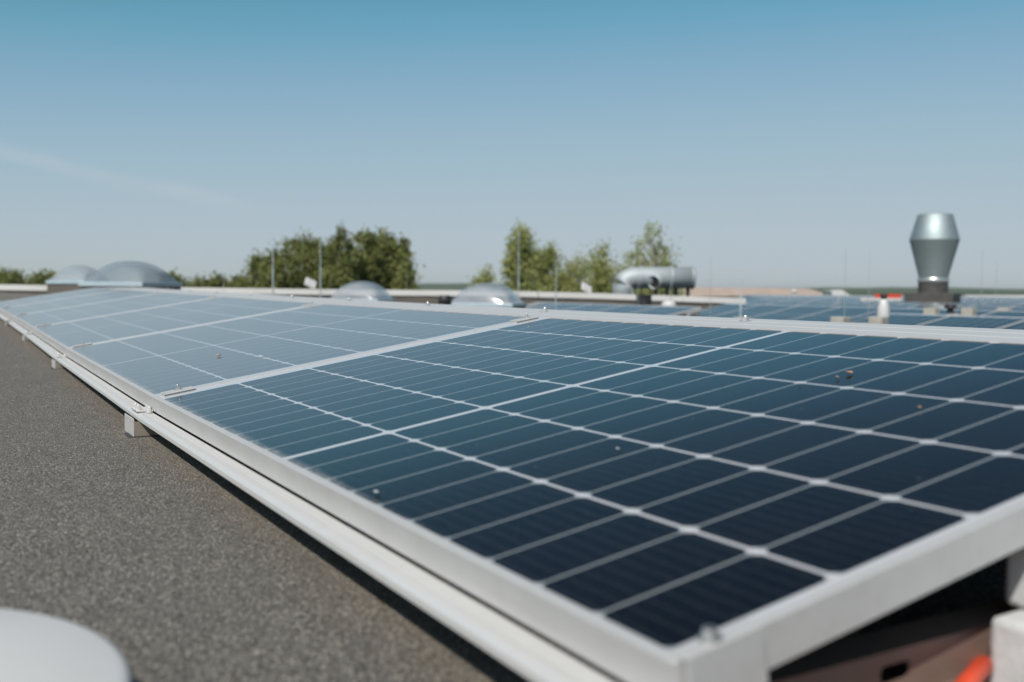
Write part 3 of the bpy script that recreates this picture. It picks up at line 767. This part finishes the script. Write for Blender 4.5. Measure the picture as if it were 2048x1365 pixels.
# ------------------------------------------------------------------ beige building beyond the roof
D = 120.0
p = at(1540, 600, D); t = thing('long_building', (p.x, p.y, -8), 'long building with a shallow beige roof beyond the solar arrays', 'building', rz=0)
P_ = lambda px, py, dd=0: (at(px, py, D) + Vector((0.506, 0.861, 0)) * dd) - t.location
b = B(); e = [P_(1360, 593), P_(1672, 593), P_(1672, 593, 16), P_(1360, 593, 16)]; r1, r2 = P_(1400, 574.5, 8), P_(1655, 577.5, 8)
b.add([e[0] , e[1], e[2], e[3], r1, r2], [(0, 1, 5, 4), (2, 3, 4, 5), (1, 2, 5), (3, 0, 4), (3, 2, 1, 0)]); b.build('roof', BEIGE, t)
b = B(); ins = [P_(1364, 594, .4), P_(1668, 594, .4), P_(1668, 594, 15.6), P_(1364, 594, 15.6)]
b.add([Vector((q_.x, q_.y, 0)) for q_ in ins] + ins, [(0, 1, 5, 4), (1, 2, 6, 5), (2, 3, 7, 6), (3, 0, 4, 7), (4, 5, 6, 7)]); b.build('wall', RENDERW, t)
for k in range(7):
    a = P_(1385 + k * 42, 640); b = B(); mt = Matrix.Translation((a.x, a.y, 3.2)) @ Matrix.Rotation(-0.531, 4, 'Z'); b.box(-.8, .8, -.06, .25, 0, 1.5, mt); b.build('window', BLACK, t)
D = 100.0
p = at(1680, 600, D); t = thing('white_gable_hut', (p.x, p.y, -8), 'small white gabled roof structure at the right end of the beige roof', 'building')
P_ = lambda px, py, dd=0: (at(px, py, D) + Vector((0.506, 0.861, 0)) * dd) - t.location
g = [P_(1662, 582), P_(1684, 580), P_(1702, 592), P_(1640 + 25, 592)]
b = B(); b.add([*g, *[q_ + Vector((0.506, 0.861, 0)) * 3 for q_ in g]], [(0, 1, 2, 3), (7, 6, 5, 4), (0, 4, 5, 1), (1, 5, 6, 2), (2, 6, 7, 3), (3, 7, 4, 0)]); b.build('roof', WHITE, t)
b = B(); b.add([*[Vector((q_.x, q_.y, z)) for z in (0, g[2].z - .02) for q_ in (g[3], g[2], g[2] + Vector((1.5, 2.5, 0)), g[3] + Vector((1.5, 2.5, 0)))]], [(0, 1, 5, 4), (1, 2, 6, 5), (2, 3, 7, 6), (3, 0, 4, 7)]); b.build('wall', RENDERW, t)

# ------------------------------------------------------------------ trees
def tree(name, D, px, ytop, wpx, label, cat, group, n_clump, leaf, leaf_n, mat, seed, ybot=590, sparse=0.0, droop=0.4, shape=None):
    rn = random.Random(seed)
    p = at(px, 580, D); base = Vector((p.x, p.y, -8)); H = at(px, ytop, D).z + 8; rad = wpx / F * D / 2
    t = thing(name, base, label, cat, group)
    crown0 = H * 0.42
    # limbs
    tr = B(); lean = Vector((rn.uniform(-.3, .3), rn.uniform(-.3, .3), 0))
    trunk_r = H * 0.018
    tp = [Vector((0, 0, -0.3))] + [Vector((lean.x * k, lean.y * k, H * k * .93)) + Vector((rn.uniform(-.12, .12), rn.uniform(-.12, .12), 0)) for k in (.2, .4, .6, .8, 1)]
    tr.tube(tp, trunk_r, 8, trunk_r * .12)
    clumps = []; zv = max(crown0, 6.4)          # most foliage where it is seen, some further down
    for i in range(n_clump):
        z = crown0 + (zv - crown0) * rn.random() if i % 7 == 0 else zv + (H - zv) * (1 - rn.random() ** 0.9)
        fz = (z - crown0) / (H - crown0)
        prof = (1 - .55 * fz ** 2.5) if shape is None else shape(fz)
        th = rn.random() * 6.283; rr = rad * prof * math.sqrt(rn.uniform(.02, 1))
        lobes = 1 + .22 * noise.noise(Vector((math.cos(th) * 1.3, math.sin(th) * 1.3, z * .5 + seed * 3.1)))
        c = Vector((rr * lobes * math.cos(th), rr * lobes * math.sin(th), z))
        c.z -= (rr / rad) ** 2 * (H - zv) * (rn.uniform(.35, .95) if mat is LEAF_D else rn.uniform(.1, .6)) - (0 if rn.random() > .06 else .35)
        if i % 2 == 0:
            k0 = min(.92, max(.15, (z - rr * .9) / H)); s0 = Vector((lean.x * k0, lean.y * k0, H * k0 * .93))
            tr.tube([s0, (s0 + c) / 2 + Vector((0, 0, rr * .12)), c], trunk_r * .22 * (1 - fz * .6), 4, trunk_r * .04)
        clumps.append((c, rn.uniform(.22, .55)))
    tr.build('trunk', BARK, t)
    vs = []; fs = []
    per = max(8, int(leaf_n * (1.7 if mat is LEAF_L else 1.15)) // n_clump)
    for c, cr in clumps:
        if sparse and rn.random() < sparse: continue
        for j in range(int(per * rn.uniform(.5, 1.5))):
            v = c + Vector((rn.gauss(0, .55), rn.gauss(0, .55), rn.gauss(0, .6))) * cr
            v.z -= droop * rn.random() ** 1.5 * 1.5 * cr
            a = Vector((rn.gauss(0, .6), rn.gauss(0, .6), rn.gauss(0, 1))).normalized(); b_ = a.cross(Vector((rn.gauss(0, 1), rn.gauss(0, 1), rn.gauss(0, 1)))).normalized()
            s1, s2 = leaf * rn.uniform(.6, 1.3), leaf * rn.uniform(.35, .7); k = len(vs)
            vs += [v - a * s1, v + b_ * s2, v + a * s1, v - b_ * s2]; fs.append((k, k + 1, k + 2, k + 3))
    me = bpy.data.meshes.new('crown'); me.from_pydata(vs, [], fs); link('crown', me, mat, t)
    return t
round_ = lambda f_: (1 - abs(2 * f_ - 0.9) ** 2.2 * .75) if f_ < .95 else .35
T1 = 'dark green trees beyond the parapet'; T2 = 'light green birches beyond the parapet'; T3 = 'low trees on the left beyond the parapet'
wide = lambda f_: 1.0 - .42 * f_ ** 2
for D_, px, yt, w_, lab, nc, nl, sd_, dr in (
    (62, 560, 476, 112, 'leftmost full tree of the dark group, rounded and lower', 170, 15000, 1, .6), (68, 520, 512, 70, 'low dark bush at the left foot of the dark tree group', 80, 7000, 21, .5),
    (66, 616, 468, 118, 'second tree of the dark group, behind the left tall rod', 170, 15000, 2, .6), (60, 680, 452, 96, 'tallest tree of the dark group, with a narrow top', 150, 13000, 3, .6),
    (63, 732, 455, 110, 'full round tree in the middle of the dark group', 170, 15000, 5, .8), (64, 778, 458, 122, 'rightmost tree of the dark group, drooping over on its right', 190, 17000, 4, 1.4),
    (70, 650, 474, 90, 'tree behind the right tall rod, between two rounder crowns', 130, 12000, 26, .7), (70, 765, 470, 110, 'back tree between the two right crowns of the dark group', 130, 12000, 27, .9),
    (72, 700, 492, 150, 'tree filling the gap at the back of the dark group', 150, 14000, 6, .6), (58, 815, 520, 50, 'small hanging tree at the right foot of the dark group', 60, 5000, 7, 1.6)):
    tree('leafy_tree', D_, px, yt, w_, lab, 'tree', T1, nc, .115, nl, LEAF_D, sd_, droop=dr, shape=wide)
for D_, px, yt, w_, lab, nc, nl, sd_, dr, sp_, shp in (
    (60, 1040, 456, 90, 'slender fuller birch left of centre with pale rod before it', 130, 9500, 16, 1.4, 0, lambda f_: 1.0 - .55 * f_), (66, 1092, 488, 96, 'middle birch with wide loose crown beside the slender one', 110, 6500, 17, 1.6, .1, wide),
    (66, 1152, 500, 88, 'thin see-through birch behind the floodlight', 80, 3800, 8, 2.0, .15, wide), (58, 1304, 446, 150, 'sparse tall birch with open twigs rising behind the silver duct', 130, 3700, 9, 1.0, .25, lambda f_: 1.0 - .25 * f_),
    (62, 1300, 500, 150, 'leafier lower birch standing behind the silver duct', 110, 5200, 12, 1.4, .1, wide), (64, 1212, 496, 112, 'short loose birch left of the duct elbow', 100, 5200, 10, 1.8, .15, wide),
    (64, 968, 532, 54, 'small low tree just left of the slender birch', 50, 3400, 11, .8, 0, wide), (70, 1120, 545, 160, 'low loose shrub tree under the middle birches', 90, 5500, 14, .8, .1, wide),
    (70, 1220, 552, 110, 'low loose shrub tree left of the duct', 60, 3600, 15, .8, .1, wide)):
    tree('birch_tree', D_, px, yt, w_, lab, 'tree', T2, nc, .095, nl, LEAF_L, sd_, sparse=sp_, droop=dr, shape=shp)
for j, (px, yt, w_, lab) in enumerate([(20, 541, 120, 'low dark tree mass at the far left edge'), (90, 543, 80, 'low dark tree left of the whitish dome'), (-60, 540, 120, 'low tree outside the left edge of the picture'), (342, 541, 62, 'low dark tree just right of the largest dome'), (385, 553, 56, 'lowest dark bush between two low trees on the left'),
                                      (432, 549, 56, 'low tree by the short faint rod'), (482, 545, 80, 'low tree left of the dark group')]):
    tree('hedge_tree', 75, px, yt, w_, lab, 'tree', T3, 110, .13, 8000, LEAF_D, 30 + j, shape=lambda f_: 1.0 - .25 * f_ ** 2)

# ------------------------------------------------------------------ haze: even thin air round everything built
hz = M('haze_air'); hz.t.nodes.remove(hz.b)
pv = hz.t.nodes.new('ShaderNodeVolumePrincipled'); pv.inputs['Density'].default_value = 0.00009; pv.inputs['Color'].default_value = (.90, .95, .99, 1); pv.inputs['Anisotropy'].default_value = 0.1
hz.t.links.new(pv.outputs[0], hz.t.nodes['Material Output'].inputs['Volume'])
b = B(); b.box(-9500, 9500, -9500, 9500, -10, 40); tag(b.build('haze', hz.m), kind='stuff')
